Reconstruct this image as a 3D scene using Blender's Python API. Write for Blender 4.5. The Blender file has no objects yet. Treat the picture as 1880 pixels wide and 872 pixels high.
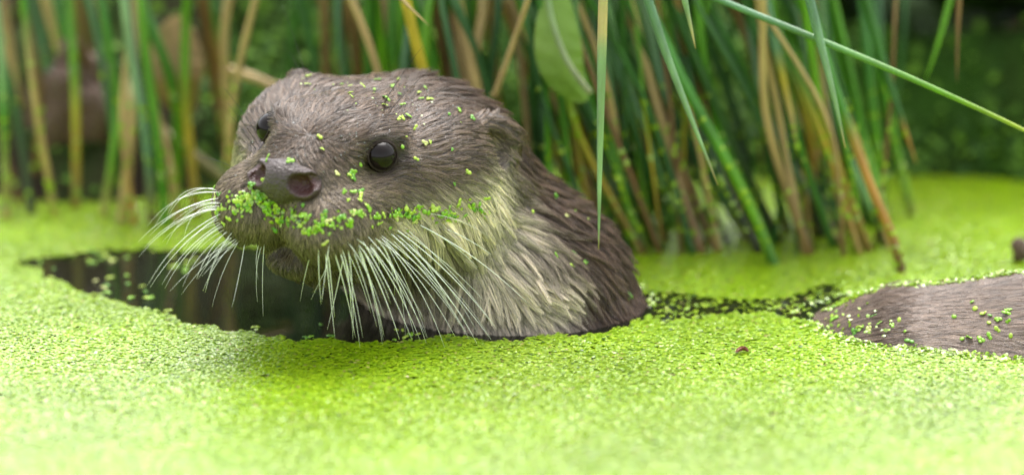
import bpy, math, random
import numpy as np

rng = np.random.default_rng(7)
random.seed(7)
scene = bpy.context.scene
MM = 0.001

# ------------------------------------------------------------------ camera
ELEV = math.radians(15.0)
DIST = 3000.0                      # mm from the aim point
SPAN = 395.0                       # mm seen across the frame at that distance
AIM = np.array([0.0, 0.0, 40.0])
CAM = AIM + DIST * np.array([0.0, -math.cos(ELEV), math.sin(ELEV)])
C_R = np.array([1.0, 0.0, 0.0])
C_U = np.array([0.0, math.sin(ELEV), math.cos(ELEV)])
C_F = np.array([0.0, math.cos(ELEV), -math.sin(ELEV)])
FPX = 1880.0 * DIST / SPAN

cam_data = bpy.data.cameras.new('camera')
cam = bpy.data.objects.new('camera', cam_data)
scene.collection.objects.link(cam)
cam.location = tuple(CAM * MM)
cam.rotation_euler = (math.pi / 2 - ELEV, 0.0, 0.0)
cam_data.sensor_width = 36.0
cam_data.lens = 36.0 * DIST / SPAN
cam_data.clip_start = 0.05
cam_data.clip_end = 500.0
cam_data.dof.use_dof = True
cam_data.dof.focus_distance = (DIST - 8.0) * MM
cam_data.dof.aperture_fstop = 3.7
scene.camera = cam

# ------------------------------------------------------------------ sky and sun
SUN_EL, SUN_AZ = math.radians(66.0), math.radians(10.0)   # azimuth clockwise from +Y
world = bpy.data.worlds.new('World')
scene.world = world
world.use_nodes = True
wn, wl = world.node_tree.nodes, world.node_tree.links
wn.clear()
w_out = wn.new('ShaderNodeOutputWorld')
w_bg = wn.new('ShaderNodeBackground')
w_sky = wn.new('ShaderNodeTexSky')
w_sky.sky_type = 'NISHITA'
w_sky.sun_disc = False
w_sky.sun_elevation = SUN_EL
w_sky.sun_rotation = SUN_AZ
w_sky.air_density = 1.0
w_sky.dust_density = 4.0
w_hsv = wn.new('ShaderNodeHueSaturation')       # thin cloud: the blue is mostly gone
w_hsv.inputs['Saturation'].default_value = 0.24
w_bg.inputs['Strength'].default_value = 0.15
wl.new(w_sky.outputs[0], w_hsv.inputs['Color'])
wl.new(w_hsv.outputs[0], w_bg.inputs['Color'])
wl.new(w_bg.outputs[0], w_out.inputs['Surface'])

sun_data = bpy.data.lights.new('sun', 'SUN')
sun_data.energy = 0.6
sun_data.angle = math.radians(45.0)
sun_data.color = (1.0, 0.96, 0.9)
sun = bpy.data.objects.new('sun', sun_data)
scene.collection.objects.link(sun)
sun.location = (0, -1, 3)
sun.rotation_euler = (math.pi / 2 - SUN_EL, 0.0, -SUN_AZ + math.pi)

vs = scene.view_settings
vs.view_transform = 'Standard'
vs.look = 'None'
vs.gamma = 1.0
vs.use_curve_mapping = False
vs.exposure = 1.72

scene.render.engine = 'CYCLES'
scene.cycles.use_denoising = True
scene.cycles.denoiser = 'OPENIMAGEDENOISE'
scene.cycles.denoising_input_passes = 'RGB_ALBEDO_NORMAL'
scene.cycles.denoising_prefilter = 'FAST'
scene.cycles.max_bounces = 8
scene.cycles.caustics_reflective = False
scene.cycles.caustics_refractive = False


# ------------------------------------------------------------------ helpers
def proj(p):
    """world mm -> photo pixels"""
    d = np.asarray(p, float) - CAM
    z = d @ C_F
    return np.stack([940 + FPX * (d @ C_R) / z, 436 - FPX * (d @ C_U) / z], -1)


def ray(px, py):
    d = C_F + C_R * ((px - 940) / FPX) + C_U * ((436 - py) / FPX)
    return d / np.linalg.norm(d)


def at_y(px, py, y):
    d = ray(px, py)
    return CAM + d * ((y - CAM[1]) / d[1])


def at_z(px, py, z=0.0):
    d = ray(px, py)
    return CAM + d * ((z - CAM[2]) / d[2])


def link(o, parent=None):
    scene.collection.objects.link(o)
    if parent is not None:
        o.parent = parent
    return o


def tag(o, label=None, cat=None, group=None, kind=None):
    if label: o['label'] = label
    if cat: o['category'] = cat
    if group: o['group'] = group
    if kind: o['kind'] = kind
    return o


def empty(name, loc_mm=(0, 0, 0)):
    o = bpy.data.objects.new(name, None)
    o.empty_display_size = 0.01
    o.location = tuple(np.asarray(loc_mm, float) * MM)
    return link(o)


def mesh_from(name, verts_mm, faces, mat, parent=None, smooth=True, cols=None, origin=(0, 0, 0)):
    """verts in mm (world); faces: (n,k) array or list of lists"""
    v = (np.asarray(verts_mm, np.float64) - np.asarray(origin, float)) * MM
    me = bpy.data.meshes.new(name)
    if isinstance(faces, np.ndarray):
        n, k = faces.shape
        me.vertices.add(len(v))
        me.vertices.foreach_set('co', v.astype(np.float32).ravel())
        me.loops.add(n * k)
        me.loops.foreach_set('vertex_index', faces.astype(np.int32).ravel())
        me.polygons.add(n)
        me.polygons.foreach_set('loop_start', np.arange(0, n * k, k, dtype=np.int32))
        me.update(calc_edges=True)
    else:
        me.from_pydata([tuple(x) for x in v], [], faces)
        me.update()
    if smooth:
        me.polygons.foreach_set('use_smooth', np.ones(len(me.polygons), bool))
    if cols is not None:
        a = me.attributes.new('col', 'FLOAT_COLOR', 'POINT')
        c = np.ones((len(v), 4), np.float32)
        c[:, :3] = cols
        a.data.foreach_set('color', c.ravel())
    if mat is not None:
        me.materials.append(mat)
    o = bpy.data.objects.new(name, me)
    o.location = tuple(np.asarray(origin, float) * MM)
    return link(o, parent)


def new_mat(name):
    m = bpy.data.materials.new(name)
    m.use_nodes = True
    nt = m.node_tree
    b = nt.nodes['Principled BSDF']
    return m, nt, b


def smooth01(e0, e1, x):
    t = np.clip((x - e0) / (e1 - e0), 0, 1)
    return t * t * (3 - 2 * t)


def lerp(a, b, t):
    return np.asarray(a) * (1 - t)[..., None] + np.asarray(b) * t[..., None]


def vnoise(p, scale, seed=0):
    """smooth value noise, p (n,3), 0..1"""
    q = np.asarray(p, float) / scale + 1000.0
    i = np.floor(q).astype(np.int64)
    f = q - i
    f = f * f * (3 - 2 * f)
    out = 0
    for dx in (0, 1):
        for dy in (0, 1):
            for dz in (0, 1):
                h = (i[:, 0] + dx) * 73856093 ^ (i[:, 1] + dy) * 19349663 ^ (i[:, 2] + dz) * 83492791 ^ (seed * 2654435761)
                h = (h ^ (h >> 13)) * 1274126177 & 0x7fffffff
                h = (h ^ (h >> 16)) & 0xffff
                w = (f[:, 0] if dx else 1 - f[:, 0]) * (f[:, 1] if dy else 1 - f[:, 1]) * (f[:, 2] if dz else 1 - f[:, 2])
                out = out + w * h / 65535.0
    return out


def attr_mat(name, rough=0.5, spec=0.5, bump=0.0, bump_scale=400.0, trans=0.0, coat=0.0, coat_rough=0.1):
    m, nt, b = new_mat(name)
    a = nt.nodes.new('ShaderNodeAttribute')
    a.attribute_name = 'col'
    nt.links.new(a.outputs['Color'], b.inputs['Base Color'])
    b.inputs['Roughness'].default_value = rough
    b.inputs['Specular IOR Level'].default_value = spec
    b.inputs['Coat Weight'].default_value = coat
    b.inputs['Coat Roughness'].default_value = coat_rough
    if bump:
        tc = nt.nodes.new('ShaderNodeTexCoord')
        n = nt.nodes.new('ShaderNodeTexNoise')
        n.inputs['Scale'].default_value = bump_scale
        n.inputs['Detail'].default_value = 4
        bp = nt.nodes.new('ShaderNodeBump')
        bp.inputs['Strength'].default_value = bump
        bp.inputs['Distance'].default_value = 0.001
        nt.links.new(tc.outputs['Object'], n.inputs['Vector'])
        nt.links.new(n.outputs['Fac'], bp.inputs['Height'])
        nt.links.new(bp.outputs[0], b.inputs['Normal'])
    if trans:
        tr = nt.nodes.new('ShaderNodeBsdfTranslucent')
        nt.links.new(a.outputs['Color'], tr.inputs['Color'])
        mx = nt.nodes.new('ShaderNodeMixShader')
        mx.inputs[0].default_value = trans
        nt.links.new(b.outputs[0], mx.inputs[1])
        nt.links.new(tr.outputs[0], mx.inputs[2])
        nt.links.new(mx.outputs[0], nt.nodes['Material Output'].inputs['Surface'])
    return m

# ------------------------------------------------------------------ the otter's shape
# head frame: f forward to the nose, s to the animal's left, u up; origin between the eyes
_a, _p, _r = math.radians(27.1), math.radians(5.0), math.radians(6.2)
HF = np.array([-math.sin(_a) * math.cos(_p), -math.cos(_a) * math.cos(_p), math.sin(_p)])
_S = np.array([math.cos(_a), -math.sin(_a), 0.0])
_U = np.cross(HF, _S)
HS = _S * math.cos(_r) - _U * math.sin(_r)
HU = _U * math.cos(_r) + _S * math.sin(_r)
HM = np.stack([HF, HS, HU])
HO = np.array([-71.8, 0.0, 77.6])


def h2w(q):
    return HO + np.asarray(q, float) @ HM


def w2h(p):
    return (np.asarray(p, float) - HO) @ HM.T


def rotm(axis, deg):
    a = math.radians(deg)
    x = np.asarray(axis, float); x = x / np.linalg.norm(x)
    K = np.array([[0, -x[2], x[1]], [x[2], 0, -x[0]], [-x[1], x[0], 0]])
    return np.eye(3) + math.sin(a) * K + (1 - math.cos(a)) * K @ K


PR = []          # (kind, data, blend, mode)


def ell(c, r, k=8.0, R=None, mode='add', sym=False):
    """ellipsoid in head coordinates; rows of R are its local axes there"""
    R = np.eye(3) if R is None else R
    for sg in ((1, -1) if sym else (1,)):
        cc = np.array([c[0], c[1] * sg, c[2]], float)
        RR = R.copy()
        if sg < 0:
            M = np.diag([1, -1, 1.0]); RR = M @ R @ M
        PR.append(('ell', (h2w(cc), np.asarray(r, float), RR @ HM), k, mode))


def cone(a, b, ra, rb, k=10.0, mode='add', head=False):
    a, b = (h2w(a), h2w(b)) if head else (np.asarray(a, float), np.asarray(b, float))
    PR.append(('cone', (a, b, ra, rb), k, mode))


def prim_f(kind, d, p):
    if kind == 'ell':
        c, r, R = d
        q = (p - c) @ R.T
        k0 = np.sqrt(np.sum((q / r) ** 2, -1)) + 1e-9
        k1 = np.sqrt(np.sum((q / (r * r)) ** 2, -1)) + 1e-9
        return k0 * (k0 - 1.0) / k1
    a, b, ra, rb = d
    ab = b - a
    t = np.clip(((p - a) @ ab) / (ab @ ab), 0, 1)
    return np.linalg.norm(p - a - t[..., None] * ab, axis=-1) - (ra + (rb - ra) * t)


def prim_box(kind, d, pad):
    if kind == 'ell':
        m = np.max(d[1])
        return d[0] - m - pad, d[0] + m + pad
    a, b, ra, rb = d
    m = max(ra, rb)
    return np.minimum(a, b) - m - pad, np.maximum(a, b) + m + pad


def combine(F, g, k, mode):
    if mode == 'add':
        h = np.clip(0.5 + 0.5 * (F - g) / k, 0, 1)
        return F * (1 - h) + g * h - k * h * (1 - h)
    g = -g
    h = np.clip(0.5 - 0.5 * (F - g) / k, 0, 1)
    return F * (1 - h) + g * h + k * h * (1 - h)


def field(p, prims):
    F = np.full(p.shape[:-1], 60.0)
    for kind, d, k, mode in prims:
        lo, hi = prim_box(kind, d, k * 1.5 + 14)
        m = np.all((p > lo) & (p < hi), axis=-1)
        if m.any():
            F[m] = combine(F[m], prim_f(kind, d, p[m]), k, mode)
    return F


def grad(p, prims, e=0.4):
    g = np.empty_like(p)
    for i in range(3):
        d = np.zeros(3); d[i] = e
        g[:, i] = field(p + d, prims) - field(p - d, prims)
    return g / (np.linalg.norm(g, axis=1, keepdims=True) + 1e-9)


def surface_nets(prims, lo, hi, h):
    lo = np.asarray(lo, float)
    n = np.ceil((np.asarray(hi) - lo) / h).astype(int) + 1
    ax = [lo[i] + h * np.arange(n[i]) for i in range(3)]
    F = np.full(n, 60.0, np.float64)
    for kind, d, k, mode in prims:
        b0, b1 = prim_box(kind, d, k * 1.5 + 14)
        sl = []
        for i in range(3):
            s0 = max(0, int((b0[i] - lo[i]) / h)); s1 = min(n[i], int((b1[i] - lo[i]) / h) + 2)
            sl.append(slice(s0, max(s0, s1)))
        if any(s.stop <= s.start for s in sl):
            continue
        X, Y, Z = np.meshgrid(*[ax[i][sl[i]] for i in range(3)], indexing='ij')
        P = np.stack([X, Y, Z], -1)
        F[tuple(sl)] = combine(F[tuple(sl)], prim_f(kind, d, P), k, mode)
    ins = F < 0
    cnt = np.zeros(n - 1, np.int8)
    for dx in (0, 1):
        for dy in (0, 1):
            for dz in (0, 1):
                cnt += ins[dx:n[0] - 1 + dx, dy:n[1] - 1 + dy, dz:n[2] - 1 + dz]
    act = (cnt > 0) & (cnt < 8)
    ijk = np.argwhere(act)
    idx = np.full(n - 1, -1, np.int64)
    idx[act] = np.arange(len(ijk))
    corners = np.array([[x, y, z] for x in (0, 1) for y in (0, 1) for z in (0, 1)])
    vals = np.stack([F[tuple((ijk + c).T)] for c in corners], 1)
    acc = np.zeros((len(ijk), 3)); num = np.zeros(len(ijk))
    for a in range(8):
        for b in range(a + 1, 8):
            if np.abs(corners[a] - corners[b]).sum() != 1:
                continue
            m = (vals[:, a] < 0) != (vals[:, b] < 0)
            t = vals[:, a] / np.where(m, vals[:, a] - vals[:, b], 1)
            pt = corners[a] + t[:, None] * (corners[b] - corners[a])
            acc[m] += pt[m]; num[m] += 1
    V = lo + h * (ijk + acc / num[:, None])
    Q = []
    for axi in range(3):
        u, w = (axi + 1) % 3, (axi + 2) % 3
        A = np.moveaxis(ins, axi, 0)
        ch = A[:-1] != A[1:]
        e = np.argwhere(ch)
        full = np.empty_like(e)
        rest = [i for i in range(3) if i != axi]
        full[:, axi] = e[:, 0]; full[:, rest[0]] = e[:, 1]; full[:, rest[1]] = e[:, 2]
        ok = np.all(full < n - 1, axis=1) & (full[:, u] > 0) & (full[:, w] > 0)
        full = full[ok]
        du = np.zeros(3, int); du[u] = 1
        dw = np.zeros(3, int); dw[w] = 1
        q = np.stack([idx[tuple((full - du - dw).T)], idx[tuple((full - dw).T)], idx[tuple(full.T)], idx[tuple((full - du).T)]], 1)
        fl = ~ins[tuple(full.T)]
        q[fl] = q[fl][:, ::-1]
        Q.append(q)
    Q = np.concatenate(Q)
    Q = Q[(Q >= 0).all(1)]
    for _ in range(2):
        g = grad(V, prims)
        V = V - g * np.clip(field(V, prims), -h, h)[:, None]
    return V, Q


# skull, face and jaw (mm, head frame)
ell((-42, 0, -8), (48, 43, 23.5), 10)
ell((-12, 0, -3), (32, 24, 16.5), 9)
ell((12, 0, -10.5), (21.5, 19, 13), 9)                  # bridge of the muzzle
ell((14, 16, -26), (22, 18, 17), 7, sym=True)     # whisker pads
ell((-16, 21, -21), (27, 15.5, 17), 9, sym=True)    # cheek under the eye
ell((-42, 32, -16), (32, 22, 28), 12, sym=True)     # jowl
ell((-28, 0, -31), (38, 29, 20), 12)                # jaw
ell((0, 0, -45), (22, 14, 8), 6)                    # chin
ell((-6, 19, 4.5), (12, 8, 5.5), 7, sym=True)       # brow
# neck, trunk and tail (mm, world)
cone((-38, 54, 44), (0, 51, 0), 41, 42, 16)
cone((0, 51, 0), (10, 52, -40), 42, 52, 14)
cone((10, 52, -40), (60, 48, -74), 52, 56, 14)
cone((60, 48, -74), (118, 34, -71), 56, 60, 14)
cone((118, 34, -71), (160, 25, -58), 60, 67, 14)
cone((160, 25, -58), (210, 17, -53), 67, 70, 14)
cone((210, 17, -53), (330, -6, -50), 70, 73, 14)
cone((330, -6, -50), (440, -28, -80), 73, 48, 14)
cone((440, -28, -80), (560, -44, -104), 34, 20, 14)
cone((560, -44, -104), (690, -50, -112), 20, 8, 14)
# hollows: eye sockets, nostrils, mouth line, ear
ell((5, 27.0, 0), (10, 6, 7), 4, mode='cut', sym=True)
ell((35, 10, -9.5), (9, 6, 5), 1.5, R=rotm((1, 0, 0), 20), mode='cut', sym=True)
for _s in (1, -1):
    cone((38, 0, -28), (28, 10 * _s, -41), 2.2, 2.6, 3, 'cut', True)
    cone((28, 10 * _s, -41), (0, 27 * _s, -44), 2.6, 1.8, 3, 'cut', True)
for _s in (1, -1):
    _er = rotm((0, 0, 1), 40 * _s).T
    _k = 1.0 if _s > 0 else 0.82
    ell((-55, 43.5 * _s, 2.5), (5 * _k, 12.5 * _k, 11.5 * _k), 4, R=_er)
    ell((-49.5, 47.5 * _s, 1.0), (5.5 * _k, 8.8 * _k, 8 * _k), 2.0, R=_er, mode='cut')
BODY = list(PR)
PR.clear()

# nose leather
ell((30, 0, -10), (7, 13, 7.4), 4)
ell((33, 0, -11), (5.5, 6.5, 7.5), 4)
ell((30, 10, -10.5), (6, 5.5, 6), 3, sym=True)
ell((36.5, 10, -9.5), (7, 5.2, 4.3), 1.0, R=rotm((1, 0, 0), 20), mode='cut', sym=True)
ell((33, 14, -7.5), (6, 4.2, 2.4), 1.0, R=rotm((1, 0, 0), 30), mode='cut', sym=True)
cone((40, 0, -12), (36, 0, -20), 0.8, 0.8, 1.5, 'cut', True)
NOSE = list(PR)
PR.clear()


def hit_many(pix):
    """first points of the otter's skin along sight lines through photo pixels (nan where none)"""
    pix = np.asarray(pix, float)
    d = C_F + C_R * ((pix[:, :1] - 940) / FPX) + C_U * ((436 - pix[:, 1:]) / FPX)
    d /= np.linalg.norm(d, axis=1, keepdims=True)
    t = np.full(len(pix), DIST - 130.0)
    done = np.zeros(len(pix), bool)
    for _ in range(150):
        act = np.nonzero(~done)[0]
        if len(act) == 0:
            break
        v = field(CAM + d[act] * t[act, None], BODY)
        hit = v < 0.05
        done[act[hit]] = True
        t[act[~hit]] += np.clip(np.minimum(v[~hit], 20) * 0.7, 0.05, None)
        gone = t > DIST + 260
        t[gone] = np.nan
        done |= gone
    P = CAM + d * t[:, None]
    P[field(np.nan_to_num(P, nan=1e6), BODY) > 0.3] = np.nan
    return P


def hit_body(px, py):
    p = hit_many([(px, py)])[0]
    return None if np.isnan(p[0]) else p


def coat_colour(p):
    """fur colour at world points (mm)"""
    q = w2h(p)
    f, s, u = q[:, 0], np.abs(q[:, 1]), q[:, 2]
    n1 = vnoise(p, 6.0, 1) - 0.5
    n2 = vnoise(p, 18.0, 2) - 0.5
    brown = np.array([0.130, 0.090, 0.063])
    dark = np.array([0.115, 0.072, 0.046])
    cream = np.array([0.80, 0.70, 0.55])
    grey = np.array([0.25, 0.195, 0.14])
    c = np.repeat(brown[None], len(p), 0)
    c = lerp(c, np.broadcast_to(dark, c.shape), smooth01(-52, -66, f + 6 * n2))
    # muzzle and under the eye: greyer
    mz = smooth01(0, 16, f) * smooth01(4, -10, u)
    c = lerp(c, np.broadcast_to(grey, c.shape), mz * 0.8)
    ub = 0 - 0.33 * (f + 50) + 5 * n2 + 3 * n1
    cr = smooth01(ub + 6, ub - 12, u) * smooth01(-70, -40, f + 12 * n2 + 8 * n1) * smooth01(22, -8, f)
    c = lerp(c, np.broadcast_to(cream, c.shape), cr * 0.95)
    th = smooth01(-26, -38, u) * smooth01(-50, -28, f)      # chin and throat: shade under the jaw painted into the olive-brown coat
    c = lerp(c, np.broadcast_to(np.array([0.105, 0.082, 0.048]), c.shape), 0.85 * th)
    for sg in (1, -1):                                   # dark rims round the eyes
        de = np.linalg.norm((q - np.array([0.5, 24.5 * sg, 0.5])) * np.array([0.8, 1, 1]), axis=1)
        c = lerp(c, np.broadcast_to(np.array([0.06, 0.042, 0.034]), c.shape), 0.8 * smooth01(10.5, 7.0, de))
    # trunk: plain brown
    tr = smooth01(70, 110, p[:, 0])
    c = lerp(c, np.broadcast_to(np.array([0.165, 0.118, 0.088]), c.shape), tr)
    c = c * (1 + 0.35 * n1 + 0.2 * n2)[:, None]
    return np.clip(c, 0.01, 1)


otter = empty('otter', (-8, 54, 0))
tag(otter, 'wet brown otter with cream cheeks raising its head from the duckweed', 'otter')
OTO = np.array([-8.0, 54.0, 0.0])


def otter_part(name, V, Fc, mat, cols=None, parent=None, smooth=True):
    V = np.asarray(V, float)
    if parent is None:
        return mesh_from(name, V, Fc, mat, otter, smooth, cols, origin=(0, 0, 0)) if False else _otter_mesh(name, V, Fc, mat, otter, smooth, cols)
    return _otter_mesh(name, V, Fc, mat, parent, smooth, cols)


def _otter_mesh(name, V, Fc, mat, parent, smooth, cols):
    o = mesh_from(name, V - OTO, Fc, mat, None, smooth, cols)
    o.parent = parent
    return o


m_skin = attr_mat('otter_skin', rough=0.45, bump=0.4, bump_scale=900)
bV, bQ = surface_nets(BODY, (-140, -70, -125), (720, 150, 125), 1.6)
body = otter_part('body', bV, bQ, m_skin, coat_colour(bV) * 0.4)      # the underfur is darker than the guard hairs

m_nose, nt, b = new_mat('nose_leather')
b.inputs['Roughness'].default_value = 0.42
b.inputs['Specular IOR Level'].default_value = 0.45
a = nt.nodes.new('ShaderNodeAttribute'); a.attribute_name = 'col'
nt.links.new(a.outputs['Color'], b.inputs['Base Color'])
vo = nt.nodes.new('ShaderNodeTexVoronoi'); vo.inputs['Scale'].default_value = 900
tc = nt.nodes.new('ShaderNodeTexCoord')
bp = nt.nodes.new('ShaderNodeBump'); bp.inputs['Strength'].default_value = 0.8; bp.inputs['Distance'].default_value = 0.0006
nt.links.new(tc.outputs['Object'], vo.inputs['Vector'])
nt.links.new(vo.outputs['Distance'], bp.inputs['Height'])
nt.links.new(bp.outputs[0], b.inputs['Normal'])
_nc = h2w((34, 0, -8))
nV, nQ = surface_nets(NOSE, _nc - 24, _nc + 24, 0.6)
nq = w2h(nV)
ncol = np.repeat(np.array([[0.058, 0.042, 0.038]]), len(nV), 0)
_nm = np.exp(-(((np.abs(nq[:, 1]) - 9.5) / 4.6) ** 2 + ((nq[:, 2] + 10) / 3.8) ** 2)) * smooth01(38, 34.5, nq[:, 0])
ncol = lerp(ncol, np.broadcast_to(np.array([0.055, 0.018, 0.015]), ncol.shape), np.clip(_nm * 1.6, 0, 1))
nose = otter_part('nose', nV, nQ, m_nose, ncol)

# eyes
m_eye, nt, b = new_mat('dark_eye')
b.inputs['Base Color'].default_value = (0.008, 0.005, 0.004, 1)
b.inputs['Roughness'].default_value = 0.04
b.inputs['Specular IOR Level'].default_value = 0.22
m_lid, nt, b = new_mat('eyelid_skin')
b.inputs['Base Color'].default_value = (0.028, 0.018, 0.015, 1)
b.inputs['Roughness'].default_value = 0.6
b.inputs['Specular IOR Level'].default_value = 0.2


def uv_ball(c, r, n=28, m=18):
    th = np.linspace(0, math.pi, m); ph = np.linspace(0, 2 * math.pi, n, endpoint=False)
    T, P = np.meshgrid(th, ph, indexing='ij')
    V = np.stack([np.sin(T) * np.cos(P), np.sin(T) * np.sin(P), np.cos(T)], -1).reshape(-1, 3) * r + c
    F = []
    for i in range(m - 1):
        for j in range(n):
            F.append([i * n + j, (i + 1) * n + j, (i + 1) * n + (j + 1) % n, i * n + (j + 1) % n])
    return V, np.array(F)


def basis(d):
    d = np.asarray(d, float); d = d / np.linalg.norm(d)
    a = np.cross(d, (0, 0, 1.0)) if abs(d[2]) < 0.9 else np.cross(d, (1.0, 0, 0))
    a /= np.linalg.norm(a)
    return a, np.cross(d, a), d


def tube(path, radii, n=6, cap=True):
    path = np.asarray(path, float)
    radii = np.asarray(radii, float)
    T = np.gradient(path, axis=0)
    T /= np.linalg.norm(T, axis=1, keepdims=True) + 1e-9
    a, b_, _ = basis(T[0])
    V, F = [], []
    ang = np.linspace(0, 2 * math.pi, n, endpoint=False)
    for i in range(len(path)):
        a = a - T[i] * (a @ T[i]); a /= np.linalg.norm(a)
        b_ = np.cross(T[i], a)
        V.append(path[i] + radii[i] * (np.cos(ang)[:, None] * a + np.sin(ang)[:, None] * b_))
    V = np.concatenate(V)
    for i in range(len(path) - 1):
        for j in range(n):
            F.append([i * n + j, i * n + (j + 1) % n, (i + 1) * n + (j + 1) % n, (i + 1) * n + j])
    if cap:
        F.append(list(range(n))[::-1]); F.append(list(range(len(V) - n, len(V))))
    return V, F


EYES = []
for sg in (1, -1):
    ec = h2w((-0.6, 23.7 * sg, 0.2))
    look = (np.array([0.62, 0.75 * sg, 0.22])) @ HM
    V, F = uv_ball(ec, 6.4)
    eye = otter_part('eye', V, F, m_eye)
    a_, b_, d_ = basis(look)
    ang = np.linspace(0, 2 * math.pi, 40, endpoint=False)
    ring = ec + d_ * 2.7 + 5.75 * (np.cos(ang)[:, None] * a_ * 1.06 + np.sin(ang)[:, None] * b_ * 0.97)
    top = np.clip(((ring - ec) @ np.array([0, 0, 1.0])) / 6.0, -1, 1)
    rr_ = 0.38 + 0.42 * np.clip(top, 0, 1) + 0.08 * np.sin(ang * 5 + 1)
    V, F = tube(np.vstack([ring, ring[:1]]), np.append(rr_, rr_[0]), 8, cap=False)
    otter_part('eyelid', V, F, m_lid, parent=eye)
    EYES.append((ec, d_))

# ------------------------------------------------------------------ fur
from mathutils import kdtree


def tri_sample(V, Q, dens_fn, n):
    T = np.concatenate([Q[:, [0, 1, 2]], Q[:, [0, 2, 3]]])
    A, B, C = V[T[:, 0]], V[T[:, 1]], V[T[:, 2]]
    cr = np.cross(B - A, C - A)
    ar = 0.5 * np.linalg.norm(cr, axis=1)
    w = ar * dens_fn((A + B + C) / 3, cr / (2 * ar[:, None] + 1e-12))
    i = rng.choice(len(T), n, p=w / w.sum())
    r1, r2 = np.sqrt(rng.random(n)), rng.random(n)
    return (1 - r1)[:, None] * A[i] + (r1 * (1 - r2))[:, None] * B[i] + (r1 * r2)[:, None] * C[i]


def fur_density(c, nrm):
    q = w2h(c)
    d = np.ones(len(c))
    d[c[:, 2] < -7] = 0
    d *= np.where(nrm @ C_F > 0.35, 0.25, 1.0)          # the side turned right away
    d *= np.where(c[:, 0] > 240, 0.25, 1.0)
    d *= np.where(c[:, 0] > 330, 0.3, 1.0)
    d *= np.where(q[:, 0] > 0, 1.5, 1.0)
    for ec, dd in EYES:
        dist = np.linalg.norm(c - ec, axis=1)
        d[dist < 6.1] = 0
    d[field(c, NOSE) < 0.25] = 0
    return d


def flow(p, nrm):
    q = w2h(p)
    f, s, u = q.T
    head = -HF[None] + np.tanh(s / 18)[:, None] * HS * (0.45 * smooth01(-40, 10, f))[:, None] \
        - HU[None] * (0.25 + 0.9 * smooth01(0, -35, u) * smooth01(35, -10, f) + 2.2 * smooth01(8, 24, f))[:, None]
    neck = np.array([0.42, 0.12, -0.85])[None]
    w = np.clip(smooth01(-28, -80, f) + 0.75 * smooth01(-28, -70, u), 0, 1)
    d = head * (1 - w)[:, None] + neck * w[:, None]
    trunk = np.array([1.0, -0.2, -0.04])
    t = smooth01(70, 105, p[:, 0])
    d = d * (1 - t)[:, None] + trunk * t[:, None]
    jit = np.stack([vnoise(p, 9.0, k) - 0.5 for k in (11, 12, 13)], 1)
    d = d + jit * (0.9 * (1 - 0.6 * t))[:, None]
    d -= nrm * np.sum(d * nrm, 1)[:, None]
    return d / (np.linalg.norm(d, axis=1, keepdims=True) + 1e-9)


def fur_params(p):
    q = w2h(p)
    f, s, u = q[:, 0], np.abs(q[:, 1]), q[:, 2]
    muz = smooth01(-2, 14, f)
    neck = smooth01(-48, -64, f)
    cheek = smooth01(-6, -22, u + 0.2 * (f + 50)) * (1 - neck) * (1 - muz)
    trunk = smooth01(70, 105, p[:, 0])
    wet = smooth01(22, 6, p[:, 2]) * (1 - trunk)

    def mix(h, m, c, n, t, w):
        v = h * (1 - muz) + m * muz
        v = v * (1 - cheek) + c * cheek
        v = v * (1 - neck) + n * neck
        v = v * (1 - trunk) + t * trunk
        return v * (1 - wet) + w * wet
    L = mix(7.5, 3.2, 13.5, 12.5, 10.0, 8.0)
    lift = mix(0.07, 0.18, 0.27, 0.22, 0.03, 0.16)
    cl = mix(0.97, 0.6, 0.96, 0.97, 0.92, 0.92)
    sp = mix(1.7, 1.1, 2.6, 2.7, 1.3, 1.8)
    for sg in (1, -1):                                   # short hair on the ears
        e = smooth01(16, 11, np.linalg.norm(q - np.array([-53.5, 44.5 * sg, 2.0]), axis=1))
        L = L * (1 - e) + 4.0 * e
        lift = lift * (1 - e) + 0.08 * e
    return L, lift, cl, sp


NF = 180000
roots = tri_sample(bV, bQ, fur_density, NF)
rn = grad(roots, BODY)
roots = roots + rn * 0.15
rd = flow(roots, rn)
L, lift, cl, sp = fur_params(roots)
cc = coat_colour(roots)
NP = 6
S = np.linspace(0, 1, NP)


def strand(root, nrm, dirv, Ln, lf):
    a = dirv + nrm * lf[:, None]
    a /= np.linalg.norm(a, axis=1, keepdims=True)
    up = np.sin(S * math.pi * 0.8) * 0.10                 # rises a little, then lies down
    P = root[:, None] + a[:, None] * (Ln[:, None] * S)[:, :, None] + nrm[:, None] * (Ln[:, None] * up * lf[:, None] * 2)[:, :, None]
    P[:, :, 2] -= (0.06 * Ln)[:, None] * S[None] ** 2
    return P


isc = rng.random(NF) < np.clip(1.0 / (8.0 * sp * sp), 0, 1) * 1.6
ci = np.nonzero(isc)[0]
kd = kdtree.KDTree(len(ci))
for j, k in enumerate(ci):
    kd.insert(roots[k], j)
kd.balance()
near = np.array([kd.find(r)[1] for r in roots])
crnd = rng.random(len(ci))
cdir = rd[ci] + rng.normal(0, 0.16, (len(ci), 3))
cdir -= rn[ci] * np.sum(cdir * rn[ci], 1)[:, None]
cdir /= np.linalg.norm(cdir, axis=1, keepdims=True)
CP = strand(roots[ci], rn[ci], cdir, L[ci] * (0.75 + 0.55 * crnd), lift[ci] * (0.6 + 0.9 * rng.random(len(ci))))
hd = rd + rng.normal(0, 0.10, (NF, 3))
hd -= rn * np.sum(hd * rn, 1)[:, None]
hd /= np.linalg.norm(hd, axis=1, keepdims=True)
HP = strand(roots, rn, hd, L * (0.65 + 0.5 * rng.random(NF)), lift * (0.5 + rng.random(NF)))
k = (cl * (0.75 + 0.25 * rng.random(NF)))[:, None] * S[None] ** 0.62
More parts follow.
